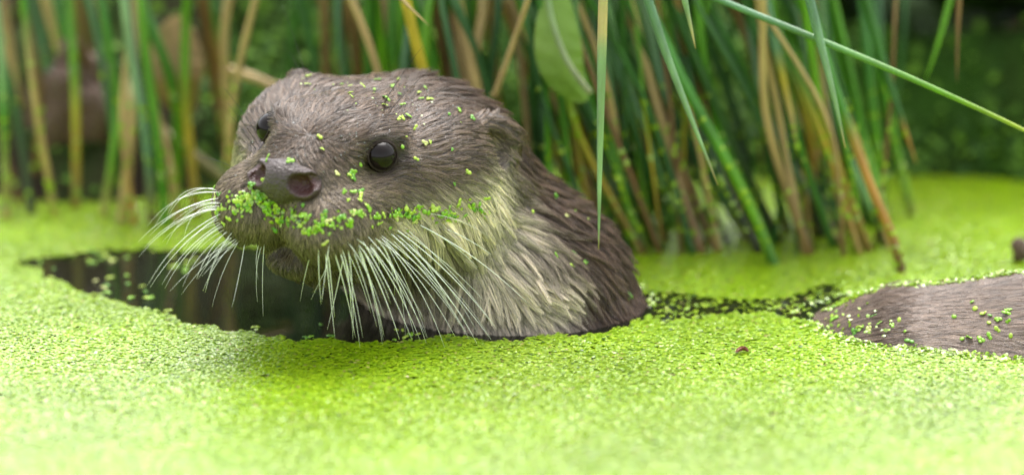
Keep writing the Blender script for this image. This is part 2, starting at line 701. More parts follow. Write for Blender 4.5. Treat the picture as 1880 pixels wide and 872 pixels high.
stray = rng.random(NF) < 0.08
k[stray] *= rng.uniform(0.1, 0.8, stray.sum())[:, None]
HP = HP * (1 - k[:, :, None]) + CP[near] * k[:, :, None]
HP = HP.astype(np.float32)
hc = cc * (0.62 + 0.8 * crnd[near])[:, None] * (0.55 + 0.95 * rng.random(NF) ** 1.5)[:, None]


def hair_object(name, P, rad_root, rad_tip, cols, mat, parent):
    n, m = P.shape[:2]
    cu = bpy.data.hair_curves.new(name)
    cu.add_curves([m] * n)
    cu.attributes['position'].data.foreach_set('vector', ((P - OTO) * MM).astype(np.float32).ravel())
    r = cu.attributes.get('radius') or cu.attributes.new('radius', 'FLOAT', 'POINT')
    s = np.linspace(0, 1, m)
    r.data.foreach_set('value', np.tile((rad_root + (rad_tip - rad_root) * s ** 1.5) * MM, n).astype(np.float32))
    ca = cu.attributes.new('col', 'FLOAT_COLOR', 'CURVE')
    c4 = np.ones((n, 4), np.float32); c4[:, :3] = cols
    ca.data.foreach_set('color', c4.ravel())
    cu.materials.append(mat)
    o = bpy.data.objects.new(name, cu)
    link(o); o.parent = parent
    return o


m_fur, nt, b = new_mat('wet_fur')
a = nt.nodes.new('ShaderNodeAttribute'); a.attribute_name = 'col'
nt.links.new(a.outputs['Color'], b.inputs['Base Color'])
b.inputs['Roughness'].default_value = 0.24
b.inputs['Specular IOR Level'].default_value = 0.5
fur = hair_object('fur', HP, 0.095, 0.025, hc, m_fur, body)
tag(fur, kind='stuff')

# ------------------------------------------------------------------ pond, bank and ground
m_water, nt, b = new_mat('dark_pond_water')
b.inputs['Base Color'].default_value = (0.010, 0.011, 0.006, 1)
b.inputs['Roughness'].default_value = 0.03
b.inputs['IOR'].default_value = 1.33
tc = nt.nodes.new('ShaderNodeTexCoord')
nz = nt.nodes.new('ShaderNodeTexNoise'); nz.inputs['Scale'].default_value = 28; nz.inputs['Detail'].default_value = 2
bp = nt.nodes.new('ShaderNodeBump'); bp.inputs['Strength'].default_value = 0.05; bp.inputs['Distance'].default_value = 0.003
nt.links.new(tc.outputs['Object'], nz.inputs['Vector'])
nt.links.new(nz.outputs['Fac'], bp.inputs['Height'])
nt.links.new(bp.outputs[0], b.inputs['Normal'])
water = mesh_from('water', [(-9000, -9000, -0.6), (9000, -9000, -0.6), (9000, 1200, -0.6), (-9000, 1200, -0.6)], [[0, 1, 2, 3]], m_water, smooth=False)
tag(water, kind='structure')

# bank: a height field behind the pond, mossy on the right, muddy on the left
def shore(x):
    return 236 + 16 * np.sin(x / 70.0 + 1.0) + 9 * np.sin(x / 23.0) + 0.05 * x


def bank_z(x, y):
    d = y - shore(x)
    P = np.stack([x, y, np.zeros_like(x)], -1).reshape(-1, 3)
    n = (vnoise(P, 55, 21) - 0.5).reshape(x.shape) * 26 + (vnoise(P, 17, 22) - 0.5).reshape(x.shape) * 11 + (vnoise(P, 7, 23) - 0.5).reshape(x.shape) * 4
    up = 105 * (1 - np.exp(-np.clip(d, 0, None) / 75.0)) - 14 * np.exp(-np.clip(d + 40, 0, None) / 30) + np.minimum(d, 0) * 0.8
    hol = np.exp(-((x - 190) / 62.0) ** 2)                    # hollow under the right-hand bank
    up = up * (1 - 0.80 * hol * smooth01(25, 90, d))
    up = up + 75 * np.exp(-((x + 110) / 95.0) ** 2) * smooth01(40, 150, d)  # mound added to keep bright sky out of the pool's reflection
    return up + n * smooth01(-25, 35, d) + 1.5


xs = np.concatenate([np.linspace(-1500, -420, 24), np.arange(-410, 411, 5.0), np.linspace(420, 1500, 24)])
ys = np.concatenate([np.arange(180, 520, 5.0), np.linspace(530, 1300, 24)])
X, Y = np.meshgrid(xs, ys, indexing='ij')
Z = bank_z(X, Y)
BV = np.stack([X, Y, Z], -1).reshape(-1, 3)
nx, ny = X.shape
ii, jj = np.meshgrid(np.arange(nx - 1), np.arange(ny - 1), indexing='ij')
BQ = np.stack([ii * ny + jj, (ii + 1) * ny + jj, (ii + 1) * ny + jj + 1, ii * ny + jj + 1], -1).reshape(-1, 4)
mossy = np.clip(smooth01(-150, -95, BV[:, 0]) * 0.85 + 0.25 + (vnoise(BV, 30, 31) - 0.5) * 1.2, 0, 1)
soil = np.array([0.022, 0.014, 0.009]); mossc = np.array([0.022, 0.062, 0.004])
bcol = lerp(np.broadcast_to(soil, BV.shape), np.broadcast_to(mossc, BV.shape), mossy) * (0.6 + 0.8 * vnoise(BV, 8, 33))[:, None]
m_bank = attr_mat('mossy_bank', rough=0.85, spec=0.15, bump=0.8, bump_scale=260)
bank = mesh_from('bank', BV, BQ, m_bank, cols=bcol)
tag(bank, kind='structure')

m_ground, nt, b = new_mat('meadow_ground')
nz = nt.nodes.new('ShaderNodeTexNoise'); nz.inputs['Scale'].default_value = 3; nz.inputs['Detail'].default_value = 8
rp = nt.nodes.new('ShaderNodeValToRGB')
rp.color_ramp.elements[0].color = (0.03, 0.05, 0.012, 1); rp.color_ramp.elements[1].color = (0.08, 0.12, 0.03, 1)
nt.links.new(nz.outputs['Fac'], rp.inputs[0]); nt.links.new(rp.outputs[0], b.inputs['Base Color'])
b.inputs['Roughness'].default_value = 0.9
gz = 100.0
ground = mesh_from('ground', [(-2e5, 1150, gz), (2e5, 1150, gz), (2e5, 2e5, gz), (-2e5, 2e5, gz),
                              (-2e5, 1150, -60), (2e5, 1150, -60)], [[0, 1, 2, 3], [4, 5, 1, 0]], m_ground, smooth=False)
tag(ground, kind='structure')

# overhang added above the hollow to shade it dark
def blob(c, r, seed, amp, n=48, m=28, rough_scale=14.0):
    V, F = uv_ball(np.zeros(3), 1.0, n, m)
    k = 1 + amp * (vnoise(V * 40, rough_scale, seed) - 0.5) + amp * 0.5 * (vnoise(V * 40, rough_scale / 3, seed + 1) - 0.5)
    V = V * k[:, None] * np.asarray(r, float) + np.asarray(c, float)
    return V, F


V, F = blob((215, 365, 100), (100, 95, 46), 41, 0.5, rough_scale=11)
overhang_col = lerp(np.broadcast_to(soil, V.shape), np.broadcast_to(mossc, V.shape), smooth01(0.35, 0.6, vnoise(V, 25, 42)))
lip = mesh_from('added_shade_overhang', V, F, m_bank, cols=overhang_col)
tag(lip, kind='structure')

# ------------------------------------------------------------------ duckweed
def in_poly(px, py, poly):
    poly = np.asarray(poly, float)
    x0, y0 = poly[:, 0], poly[:, 1]
    x1, y1 = np.roll(x0, -1), np.roll(y0, -1)
    r = np.zeros(len(px), bool)
    for a, b_, c, d in zip(x0, y0, x1, y1):
        if b_ == d:
            continue
        t = ((b_ > py) != (d > py)) & (px < (c - a) * (py - b_) / (d - b_) + a)
        r ^= t
    return r


def to_plan(pts):
    return np.array([at_z(a, b_)[:2] for a, b_ in pts])


# open water round the head, in plan (mm)
POOL = to_plan([(15, 478), (60, 470), (150, 462), (250, 456), (340, 458), (420, 452), (560, 445), (760, 470), (980, 520),
                (1160, 556), (1195, 578), (1150, 600), (1060, 616), (980, 622), (920, 628), (860, 622), (800, 621), (720, 627), (640, 627), (560, 624),
                (480, 617), (400, 604), (330, 589), (260, 570), (170, 545), (100, 520), (40, 492)])
THIN = to_plan([(1150, 545), (1220, 536), (1330, 548), (1430, 548), (1530, 522), (1580, 560), (1640, 610), (1560, 606), (1480, 590), (1400, 580), (1300, 581), (1200, 592)])


def frond_cloud(n, sparse=0.14):
    y = rng.uniform(-300, 262, n)
    hw = 238 + 0.06 * y
    x = rng.uniform(-1, 1, n) * hw
    P = np.stack([x, y, np.zeros(n)], 1)
    wob = np.stack([vnoise(P, 9, 51) - 0.5, vnoise(P, 9, 52) - 0.5], 1) * 9 + np.stack([vnoise(P, 3, 55) - 0.5, vnoise(P, 3, 56) - 0.5], 1) * 5
    pool = in_poly(x + wob[:, 0], y + wob[:, 1], POOL)
    thin = in_poly(x + wob[:, 0], y + wob[:, 1], THIN) & (rng.random(n) > sparse)
    keep = ~pool & ~thin & (y < shore(x) + 6)
    keep &= field(P, BODY) > 0.8
    return P[keep]


DX, DY = (-218, 218), (-298, 262)
FP = frond_cloud(265000)
UP = frond_cloud(75000, 0.0)            # lower, larger layer
n_top = len(FP)
FP = np.concatenate([FP, UP])
nf = len(FP)


def disc_template(n=6):
    a = np.linspace(0, 2 * math.pi, n, endpoint=False)
    V = np.concatenate([np.stack([np.cos(a), np.sin(a), np.full(n, -0.08)], 1), [[0, 0, 0.10]]])
    return V, n


def build_fronds(name, P, N, size, cols, mat):
    """one low domed disc per frond"""
    T, n = disc_template(6)
    k = len(T); m = len(P)
    ref = np.where(np.abs(N[:, :1]) < 0.9, np.array([[1.0, 0, 0]]), np.array([[0, 1.0, 0]]))
    a = np.cross(N, ref); a /= np.linalg.norm(a, axis=1, keepdims=True)
    b_ = np.cross(N, a)
    th = rng.uniform(0, 2 * math.pi, m)[:, None]
    u = np.cos(th) * a + np.sin(th) * b_
    v = np.cross(N, u)
    V = P[:, None] + (u[:, None] * T[None, :, :1] * size[:, None, None] + v[:, None] * T[None, :, 1:2] * (size * rng.uniform(0.66, 0.9, m))[:, None, None] + N[:, None] * T[None, :, 2:] * size[:, None, None])
    tri = [[j, (j + 1) % n, n] for j in range(n)]
    tri = np.array(tri)
    F = (tri[None] + (np.arange(m) * k)[:, None, None]).reshape(-1, 3)
    return mesh_from(name, V.reshape(-1, 3), F, mat, cols=np.repeat(cols, k, 0))


def frond_cols(P):
    m = len(P)
    t = rng.random(m)
    lo, hi = np.array([0.23, 0.42, 0.002]), np.array([0.40, 0.58, 0.009])
    c = lo + (hi - lo) * (t ** 1.3)[:, None]
    patch = vnoise(P, 40, 61)
    c *= (0.82 + 0.36 * patch)[:, None]
    y = rng.random(m) < 0.025
    c[y] = np.array([0.50, 0.46, 0.13]) * rng.uniform(0.6, 1.0, (y.sum(), 1))
    d = rng.random(m) < 0.012
    c[d] = np.array([0.07, 0.17, 0.02])
    return c


m_weed = attr_mat('duckweed_leaf', rough=0.30, spec=0.9, trans=0.2, coat=0.8, coat_rough=0.22)
tilt = rng.normal(0, 0.085, (nf, 2))
FN = np.stack([tilt[:, 0], tilt[:, 1], np.ones(nf)], 1); FN /= np.linalg.norm(FN, axis=1, keepdims=True)
lay = rng.random(nf)
lay[n_top:] = 0
FP[:, 2] = 0.35 + lay ** 2 * 0.7
FP[n_top:, 2] = 0.15
FN[n_top:] = (0, 0, 1)
rim = np.clip(1 - (field(FP * (1, 1, 0), BODY) - 0.8) / 5.0, 0, 1)      # weed pushed up against the animal
rim[n_top:] = 0
FP[:, 2] += rim * rng.random(nf) * 1.6
FN += rim[:, None] * rng.normal(0, 0.45, (nf, 3)); FN[:, 2] = np.abs(FN[:, 2]) + 0.1
FN /= np.linalg.norm(FN, axis=1, keepdims=True)
fsize = rng.uniform(0.68, 1.02, nf) * np.where(lay < 0.4, 1.3, 1.0)
fsize[n_top:] = rng.uniform(1.7, 2.4, nf - n_top)
mat_weed = build_fronds('duckweed', FP, FN, fsize, frond_cols(FP), m_weed)
tag(mat_weed, 'bright green carpet of duckweed covering the pond', 'duckweed', kind='stuff')

# the carpet goes on round the part with separate fronds
m_sheet, nt, b = new_mat('duckweed_far')
vo = nt.nodes.new('ShaderNodeTexVoronoi'); vo.inputs['Scale'].default_value = 420
tc = nt.nodes.new('ShaderNodeTexCoord')
rp = nt.nodes.new('ShaderNodeValToRGB')
rp.color_ramp.elements[0].color = (0.16, 0.34, 0.02, 1); rp.color_ramp.elements[1].color = (0.38, 0.55, 0.07, 1)
nt.links.new(tc.outputs['Object'], vo.inputs['Vector'])
nt.links.new(vo.outputs['Color'], rp.inputs[0]); nt.links.new(rp.outputs[0], b.inputs['Base Color'])
b.inputs['Roughness'].default_value = 0.4
bp = nt.nodes.new('ShaderNodeBump'); bp.inputs['Distance'].default_value = 0.002
nt.links.new(vo.outputs['Distance'], bp.inputs['Height']); nt.links.new(bp.outputs[0], b.inputs['Normal'])
x0, x1, y0, y1, R = DX[0], DX[1], DY[0], DY[1] - 60, 6000
sv = [(-R, -R, .3), (R, -R, .3), (R, y0, .3), (-R, y0, .3), (x0, y0, .3), (x0, 320, .3), (-R, 320, .3), (x1, y0, .3), (x1, 320, .3), (R, 320, .3)]
sheet = mesh_from('duckweed_carpet', sv, [[0, 1, 2, 7, 4, 3], [3, 4, 5, 6], [7, 2, 9, 8]], m_sheet, smooth=False)
tag(sheet, 'duckweed spreading over the rest of the pond', 'duckweed', kind='stuff')


# separate fronds of two or three lobes, for those that can be picked out
def lobed(name, lobes):
    V, F = [], []
    n = 10
    for (cx, cy, r, tz) in lobes:
        o = len(V)
        a = np.linspace(0, 2 * math.pi, n, endpoint=False)
        for rr, z in ((1.0, -0.22), (0.97, 0.04), (0.55, 0.24)):
            for t in a:
                x, y = cx + r * rr * math.cos(t), cy + 0.8 * r * rr * math.sin(t)
                V.append((x * MM, y * MM, (z * r + tz * x) * MM))
        for k_ in range(2):
            for j in range(n):
                F.append([o + k_ * n + j, o + k_ * n + (j + 1) % n, o + (k_ + 1) * n + (j + 1) % n, o + (k_ + 1) * n + j])
        F.append([o + 2 * n + j for j in range(n)])
    me = bpy.data.meshes.new(name)
    me.from_pydata(V, [], F); me.update()
    me.polygons.foreach_set('use_smooth', np.ones(len(F), bool))
    return me


def plain_mat(name, col, rough=0.3, trans=0.2, spec=0.6):
    m, nt, b = new_mat(name)
    b.inputs['Roughness'].default_value = rough
    b.inputs['Specular IOR Level'].default_value = spec
    nz = nt.nodes.new('ShaderNodeTexNoise'); nz.inputs['Scale'].default_value = 350
    mx = nt.nodes.new('ShaderNodeMixRGB'); mx.blend_type = 'MULTIPLY'; mx.inputs[0].default_value = 0.5
    mx.inputs[1].default_value = (*col, 1)
    nt.links.new(nz.outputs['Fac'], mx.inputs[2])
    ml = nt.nodes.new('ShaderNodeMixRGB'); ml.blend_type = 'ADD'; ml.inputs[0].default_value = 0.35
    nt.links.new(mx.outputs[0], ml.inputs[1]); ml.inputs[2].default_value = (*col, 1)
    nt.links.new(ml.outputs[0], b.inputs['Base Color'])
    return m


FM = [plain_mat('frond_green', (0.20, 0.40, 0.02)), plain_mat('frond_yellow_green', (0.36, 0.50, 0.05)), plain_mat('frond_pale', (0.46, 0.48, 0.16)), plain_mat('frond_deep_green', (0.10, 0.27, 0.015))]
LOB = [[(0, 0, 1.3, 0)], [(-0.9, 0, 1.2, .1), (0.9, 0.2, 1.0, -.1)], [(-0.9, 0, 1.2, .1), (0.8, 0.6, 1.0, -.15), (0.6, -0.8, 0.8, .1)]]
FMESH = []
for li, lb in enumerate(LOB):
    for mi, mt in enumerate(FM):
        me = lobed('duckweed_frond', lb); me.materials.append(mt); FMESH.append(me)
PICK = np.array([6, 4, 0.7, 3] * 3, float); PICK /= PICK.sum()
LOBE_W = ('single', 'two-lobed', 'three-lobed')
COL_W = ('bright green', 'yellow-green', 'pale yellowish', 'deep green')
from mathutils import Matrix


def frond(p, nrm, size, where, group):
    ki = rng.choice(len(FMESH), p=PICK)
    o = bpy.data.objects.new('duckweed_frond', FMESH[ki])
    a, b_, d = basis(nrm)
    t = rng.uniform(0, 6.28)
    u = math.cos(t) * a + math.sin(t) * b_
    v = np.cross(d, u)
    M = Matrix.Identity(4)
    for i in range(3):
        M[i][0], M[i][1], M[i][2], M[i][3] = u[i] * size, v[i] * size, d[i] * size, p[i] * MM
    o.matrix_world = M
    link(o)
    tag(o, '%s %s duckweed frond %s' % (LOBE_W[ki // 4], COL_W[ki % 4], where), 'duckweed frond', group)
    return o


EXTRA = []        # smaller bits of duckweed on the fur, too many to pick apart


def on_fur(pix, sizes, where=None, group=None, lift=1.3):
    P = hit_many(pix)
    ok = ~np.isnan(P[:, 0])
    ok[ok] &= P[ok][:, 2] > 1.0
    N = np.zeros_like(P)
    N[ok] = grad(P[ok], BODY)
    for i in np.nonzero(ok)[0]:
        n2 = N[i] + rng.normal(0, 0.35, 3)
        n2 /= np.linalg.norm(n2)
        if where is None:
            EXTRA.append((P[i] + N[i] * lift, n2, rng.uniform(*sizes)))
        else:
            frond(P[i] + N[i] * lift, n2, rng.uniform(*sizes), where, group)


def along(pts, n, spread):
    pts = np.asarray(pts, float)
    seg = np.linalg.norm(np.diff(pts, axis=0), axis=1)
    t = rng.uniform(0, seg.sum(), n)
    cum = np.concatenate([[0], np.cumsum(seg)])
    out = np.stack([np.interp(t, cum, pts[:, 0]), np.interp(t, cum, pts[:, 1])], 1)
    return out + rng.normal(0, 1, (n, 2)) * np.asarray(spread)


LIP = [(420, 385), (455, 372), (480, 362), (500, 385), (545, 405), (590, 408)]
CHK = [(590, 415), (640, 395), (700, 400), (770, 385), (830, 390), (885, 385)]
on_fur(along(LIP, 58, (12, 11)), (0.7, 1.1), "stuck to the otter's upper lip below its nose", "duckweed on the otter's lips", 1.2)
on_fur(along(LIP, 130, (14, 13)), (0.6, 0.95), lift=1.5)
on_fur(along([(402, 330), (396, 365), (408, 395)], 14, (5, 12)), (0.7, 1.0), "stuck to the otter's upper lip below its nose", "duckweed on the otter's lips", 1.2)
on_fur(along(CHK, 58, (14, 9)), (0.65, 1.1), "clinging to the otter's whiskered cheek", "duckweed on the otter's cheek", 1.5)
on_fur(along(CHK, 70, (16, 11)), (0.5, 0.85), lift=1.8)
on_fur(along([(640, 320), (655, 350), (670, 375)], 12, (7, 6)), (0.6, 0.95), "clinging to the otter's whiskered cheek", "duckweed on the otter's cheek", 1.6)
on_fur([(498, 332), (468, 343), (514, 343), (478, 362), (535, 303), (500, 298), (490, 372)], (0.8, 1.0), "lying on the otter's dark nose", "duckweed on the otter's nose", 3.4)
on_fur(along([(560, 150), (620, 145), (700, 170), (780, 180), (830, 200)], 30, (40, 22)), (0.5, 0.85), "on the crown of the otter's wet head", "duckweed on the otter's crown", 1.2)
on_fur(along([(560, 140), (640, 150), (700, 180), (800, 200)], 50, (45, 26)), (0.3, 0.55), lift=1.1)
on_fur(along([(560, 250), (600, 240), (650, 330), (740, 230), (810, 300), (860, 330)], 20, (26, 22)), (0.45, 0.8), "on the otter's face near its eyes", "duckweed round the otter's eyes", 1.2)
on_fur(along([(960, 230), (1010, 420), (1080, 520), (1140, 500), (1160, 560)], 18, (28, 22)), (0.6, 0.95), "caught in the dark fur of the otter's neck", "duckweed on the otter's neck", 2.0)
on_fur(along([(1500, 572), (1560, 580), (1640, 605), (1720, 615), (1800, 610), (1860, 560)], 32, (24, 20)), (0.7, 1.1), "lying on the otter's wet brown back", "duckweed on the otter's back", 0.9)
on_fur(along([(1490, 575), (1560, 590), (1640, 615)], 50, (20, 12)), (0.7, 1.1), lift=0.8)
gx, gy = np.meshgrid(np.arange(1500, 1900, 8.0), np.arange(484, 590, 2.0), indexing='ij')
gh = hit_many(np.stack([gx.ravel(), gy.ravel()], 1)).reshape(*gx.shape, 3)
okz = np.nan_to_num(gh[..., 2], nan=-9) > 1.0
RIDGE = [(gx[i, 0], gy[i, np.argmax(okz[i])] + 2) for i in range(len(gx)) if okz[i].any()]     # crest of the back
on_fur(along(RIDGE, 650, (5, 2.2)) + (0, 1), (0.7, 1.15), lift=0.7)


def adrift(pts, n, spread):
    for q in along(pts, n, spread):
        p = at_z(q[0], q[1])
        if field(p[None], BODY)[0] > 2:
            frond(p + (0, 0, .2), np.array([0, 0, 1.0]) + rng.normal(0, .06, 3), rng.uniform(0.65, 1.0), 'floating alone on the dark open water', 'duckweed adrift on the open water')


adrift([(40, 480), (100, 485), (180, 505), (260, 540), (340, 575), (420, 596), (520, 612), (640, 618), (800, 612)], 32, (26, 9))
adrift([(120, 470), (220, 466), (320, 475), (360, 500)], 20, (34, 10))
ep = np.array([e[0] for e in EXTRA]); en = np.array([e[1] for e in EXTRA]); es = np.array([e[2] for e in EXTRA])
o = build_fronds('duckweed_on_fur', ep, en, es, frond_cols(ep), m_weed)
tag(o, "small bits of duckweed sticking to the otter's fur", 'duckweed', kind='stuff')

# ------------------------------------------------------------------ whiskers
m_wh, nt, b = new_mat('white_whisker')
b.inputs['Base Color'].default_value = (0.9, 0.9, 0.88, 1)
b.inputs['Roughness'].default_value = 0.2
m_whd, nt, b = new_mat('dark_whisker')
b.inputs['Base Color'].default_value = (0.02, 0.016, 0.012, 1)
b.inputs['Roughness'].default_value = 0.3


def whiskers(rows, mat):
    roots_ = hit_many([r[0] for r in rows])
    for r0, (_, tip_px, tip_dy, bow, rad) in zip(roots_, rows):
        if np.isnan(r0[0]):
            continue
        n = grad(r0[None], BODY)[0]
        t0 = at_y(tip_px[0], tip_px[1], r0[1] + tip_dy)
        t0[2] = max(t0[2], 0.5)
        m_ = 0.5 * (r0 + t0) + np.array([0, 0, 1.0]) * bow + n * bow * 0.6
        s = np.linspace(0, 1, 12)[:, None]
        P = (1 - s) ** 2 * (r0 - n * 1.5) + 2 * s * (1 - s) * m_ + s * s * t0
        V, F = tube(P, rad * (1 - 0.75 * s[:, 0] ** 1.2), 5)
        otter_part('whisker', V, F, mat)


W_NEAR = [((586, 438), (590, 560)), ((596, 445), (622, 618)), ((604, 440), (598, 590)), ((612, 446), (650, 622)), ((620, 440), (655, 625)),
          ((628, 448), (640, 600)), ((634, 440), (664, 610)), ((640, 450), (690, 600)), ((646, 436), (716, 622)), ((652, 446), (705, 560)),
          ((660, 440), (690, 500)), ((664, 432), (757, 622)), ((668, 448), (728, 612)), ((676, 440), (770, 625)), ((682, 430), (740, 540)),
          ((688, 444), (800, 618)), ((690, 428), (815, 625)), ((698, 436), (842, 622)), ((704, 424), (850, 610)), ((700, 446), (768, 612)),
          ((712, 430), (880, 622)), ((716, 420), (884, 612)), ((720, 424), (906, 624)), ((716, 438), (860, 625)), ((724, 416), (892, 596)),
          ((728, 420), (888, 560)), ((742, 408), (886, 500)), ((752, 404), (960, 560)), ((758, 398), (912, 455)), ((736, 432), (830, 560)),
          ((640, 432), (604, 612)), ((656, 428), (700, 618)), ((676, 424), (782, 590)), ((610, 430), (576, 560)), ((588, 430), (560, 540)), ((706, 440), (744, 612))]
W_FAR = [((402, 352), (282, 412)), ((400, 360), (256, 440)), ((404, 368), (300, 420)), ((402, 376), (262, 470)), ((406, 386), (310, 450)),
         ((404, 394), (280, 525)), ((408, 400), (330, 470)), ((410, 408), (300, 510)), ((414, 416), (340, 500)), ((418, 424), (352, 520)),
         ((424, 430), (386, 545)), ((430, 436), (360, 505)), ((440, 442), (395, 560)), ((452, 446), (420, 560)), ((460, 448), (428, 575)),
         ((470, 448), (450, 545)), ((480, 450), (474, 560)), ((400, 345), (310, 392)), ((406, 380), (335, 440)), ((436, 440), (332, 540)), ((446, 444), (370, 500))]
rows = []
for rep in range(2):
    for r, t in W_NEAR:
        j = 4 if rep == 0 else 14
        if rep and rng.random() < 0.55:
            continue
        rows.append(((r[0] + rng.normal(0, j), r[1] + rng.normal(0, j * 0.6)), (t[0] + rng.normal(0, 5 + j), t[1] + rng.normal(0, 4 + j)), rng.uniform(0, 18), rng.uniform(2, 9), rng.uniform(0.15, 0.28) * (1 if rep == 0 else 0.75)))
for rep in range(2):
    for r, t in W_FAR:
        j = 0 if rep == 0 else 5
        rows.append(((r[0] + abs(rng.normal(0, j)), r[1] + rng.normal(0, j)), (t[0] + rng.normal(0, 4 + 2 * j), t[1] + rng.normal(0, 4 + 2 * j)), rng.uniform(-14, 4), rng.uniform(4, 9), rng.uniform(0.09, 0.17)))
whiskers(rows, m_wh)
# dark brow hairs
whiskers([(r, t, dy, 1.5, 0.14) for r, t, dy in [((566, 150), (518, 10), 10), ((553, 142), (530, 95), 6), ((700, 196), (776, 86), -6), ((712, 206), (792, 128), -4), ((706, 205), (712, 170), -8),
                 ((482, 262), (410, 160), 4), ((476, 270), (418, 190), 0), ((470, 276), (424, 214), 0), ((440, 312), (370, 290), 0)]], m_whd)

# beads of water on the crown and nose
m_drop, nt, b = new_mat('water_bead')
b.inputs['Base Color'].default_value = (0.9, 0.92, 0.92, 1)
b.inputs['Roughness'].default_value = 0.05
b.inputs['Transmission Weight'].default_value = 0.9
b.inputs['IOR'].default_value = 1.33
dv, dfc = [], []
off = 0
for p in hit_many(along([(480, 275), (560, 270), (640, 280), (700, 200), (820, 190)], 110, (40, 30))):
    if np.isnan(p[0]):
        continue
    n = grad(p[None], BODY)[0]
    V, F = uv_ball(p + n * 1.0, rng.uniform(0.18, 0.42), 8, 6)
    dv.append(V); dfc.append(F + off); off += len(V)
if dv:
    o = _otter_mesh('water_beads', np.concatenate(dv), np.concatenate(dfc), m_drop, body, True, None)
    tag(o, kind='stuff')

# ------------------------------------------------------------------ rushes
m_rush = attr_mat('rush_stem', rough=0.36, spec=0.55, bump=0.25, bump_scale=700, trans=0.08)
GLA = (0.105, 0.225, 0.115); GRN = (0.050, 0.210, 0.008); DGR = (0.022, 0.095, 0.012); YEL = (0.46, 0.36, 0.025); STR = (0.47, 0.33, 0.14)
ORA = (0.40, 0.20, 0.03); BRN = (0.17, 0.09, 0.035); PALE = (0.22, 0.35, 0.16); BLK = (0.03, 0.025, 0.018); LIM = (0.13, 0.32, 0.012)
STEM_PTS = []


def catmull(P, n):
    P = np.asarray(P, float)
    Q = np.vstack([2 * P[0] - P[1], P, 2 * P[-1] - P[-2]])
    out = []
    m = len(P) - 1
    for t in np.linspace(0, m, n):
        i = min(int(t), m - 1); f = t - i
        a, b_, c, d = Q[i:i + 4]
        out.append(0.5 * (2 * b_ + (c - a) * f + (2 * a - 5 * b_ + 4 * c - d) * f * f + (-a + 3 * b_ - 3 * c + d) * f ** 3))
    return np.array(out)


def ramp(stops, t):
    xs_ = [s[0] for s in stops]
    return np.stack([np.interp(t, xs_, [s[1][k_] for s in stops]) for k_ in range(3)], 1)


def stem(parent, path, width_mm, stops, tip=True, base_taper=1.0, n=26, name=None, sides=7):
    if name is None:
        name = 'dry_stem' if stops[len(stops) // 2][1][0] > 1.15 * stops[len(stops) // 2][1][1] else 'green_stem'
    P = catmull(path, n)
    t = np.linspace(0, 1, n)
    r = 0.5 * width_mm * (base_taper + (1 - base_taper) * np.minimum(1, t * 3))
    if tip:
        r = r * np.clip((1 - t) / 0.35, 0.04, 1) ** 0.7
    V, F = tube(P, r, sides)
    c = np.repeat(ramp(stops, t), sides, 0)
    c = c * (0.6 + 0.5 * vnoise(V * (1, 1, 0.25), 2.0, 71) + 0.35 * vnoise(V, 9, 72))[:, None]
    o = mesh_from(name, V - np.asarray(parent['_o']), F, m_rush, None, True, c)
    o.parent = parent
    STEM_PTS.append((P, r))
    return o


def tussock(label, base, cat='rush', name='rush_tussock', group=None):
    e = empty(name, base)
    e['_o'] = [float(v) for v in base]
    return tag(e, label, cat, group)


PX = SPAN / 1880.0


def px_path(pts):
    return [at_y(a, b_, y) for a, b_, y in pts]


# rushes growing on the bank above and drooping over the water, tips down
drp = tussock('rush tussock on the bank drooping sharp glaucous tips over the otter\'s neck', (60, 300, 110))


def droop(parent, root, pts, w, stops, tip=True):
    """from a root on the bank, up and over, then down along the given points"""
    D = px_path(pts)
    r = np.asarray(root, float)
    top = D[0] + (D[0] - D[1]) * (60 / np.linalg.norm(D[0] - D[1]))
    apex = 0.5 * (top + r) + np.array([0, 0, 90.0])
    stem(parent, [r, 0.5 * (r + apex) + (0, 0, 22), apex, top] + D, w, stops, tip, n=44)


G1 = [(0, GRN), (.6, GLA), (.93, PALE), (1, STR)]
droop(drp, (45, 290, 95), [(1108, -20, 22), (1104, 160, 18), (1101, 320, 16), (1099, 458, 14)], 3.9, [(0, GRN), (.5, PALE), (.62, STR), (.66, PALE), (.97, PALE), (1, STR)])
droop(drp, (65, 300, 105), [(1183, -20, 45), (1220, 90, 42), (1268, 215, 38), (1318, 340, 36)], 4.0, G1)
droop(drp, (75, 296, 105), [(1250, -30, 40), (1264, 30, 38), (1277, 90, 36)], 3.0, [(0, GRN), (.8, PALE), (1, STR)])
droop(drp, (110, 296, 100), [(1482, -20, 50), (1508, 85, 46), (1532, 180, 42), (1552, 272, 40)], 3.9, G1)
droop(drp, (120, 310, 105), [(1400, -20, 125), (1428, 100, 120), (1448, 190, 118), (1466, 280, 116)], 5.0, [(0, GRN), (.7, GLA), (.78, YEL), (.9, STR), (1, BRN)])
droop(drp, (140, 300, 105), [(1585, -20, 135), (1622, 120, 132), (1655, 220, 130), (1682, 300, 128)], 4.6, [(0, GRN), (.85, DGR), (.9, ORA), (1, ORA)])
droop(drp, (150, 330, 105), [(1762, -20, 120), (1758, 70, 118), (1757, 152, 116)], 2.6, [(0, BRN), (1, BRN)])
droop(drp, (150, 320, 105), [(1750, -20, 150), (1722, 80, 146), (1698, 152, 144)], 3.0, [(0, GRN), (1, LIM)])

crs = tussock('long single rush stem slanting across in front of the dark hollow', (-40, 250, 100), name='slanting_rush')
D = px_path([(1180, -70, 70), (1310, -5, 62), (1500, 72, 52), (1690, 152, 44), (1890, 244, 36), (2050, 330, 30)])
stem(crs, [np.array([-40, 250, 100.0]), np.array([0, 170, 150.0])] + D, 2.8, [(0, GRN), (.5, GLA), (.75, LIM), (1, YEL)], n=50)

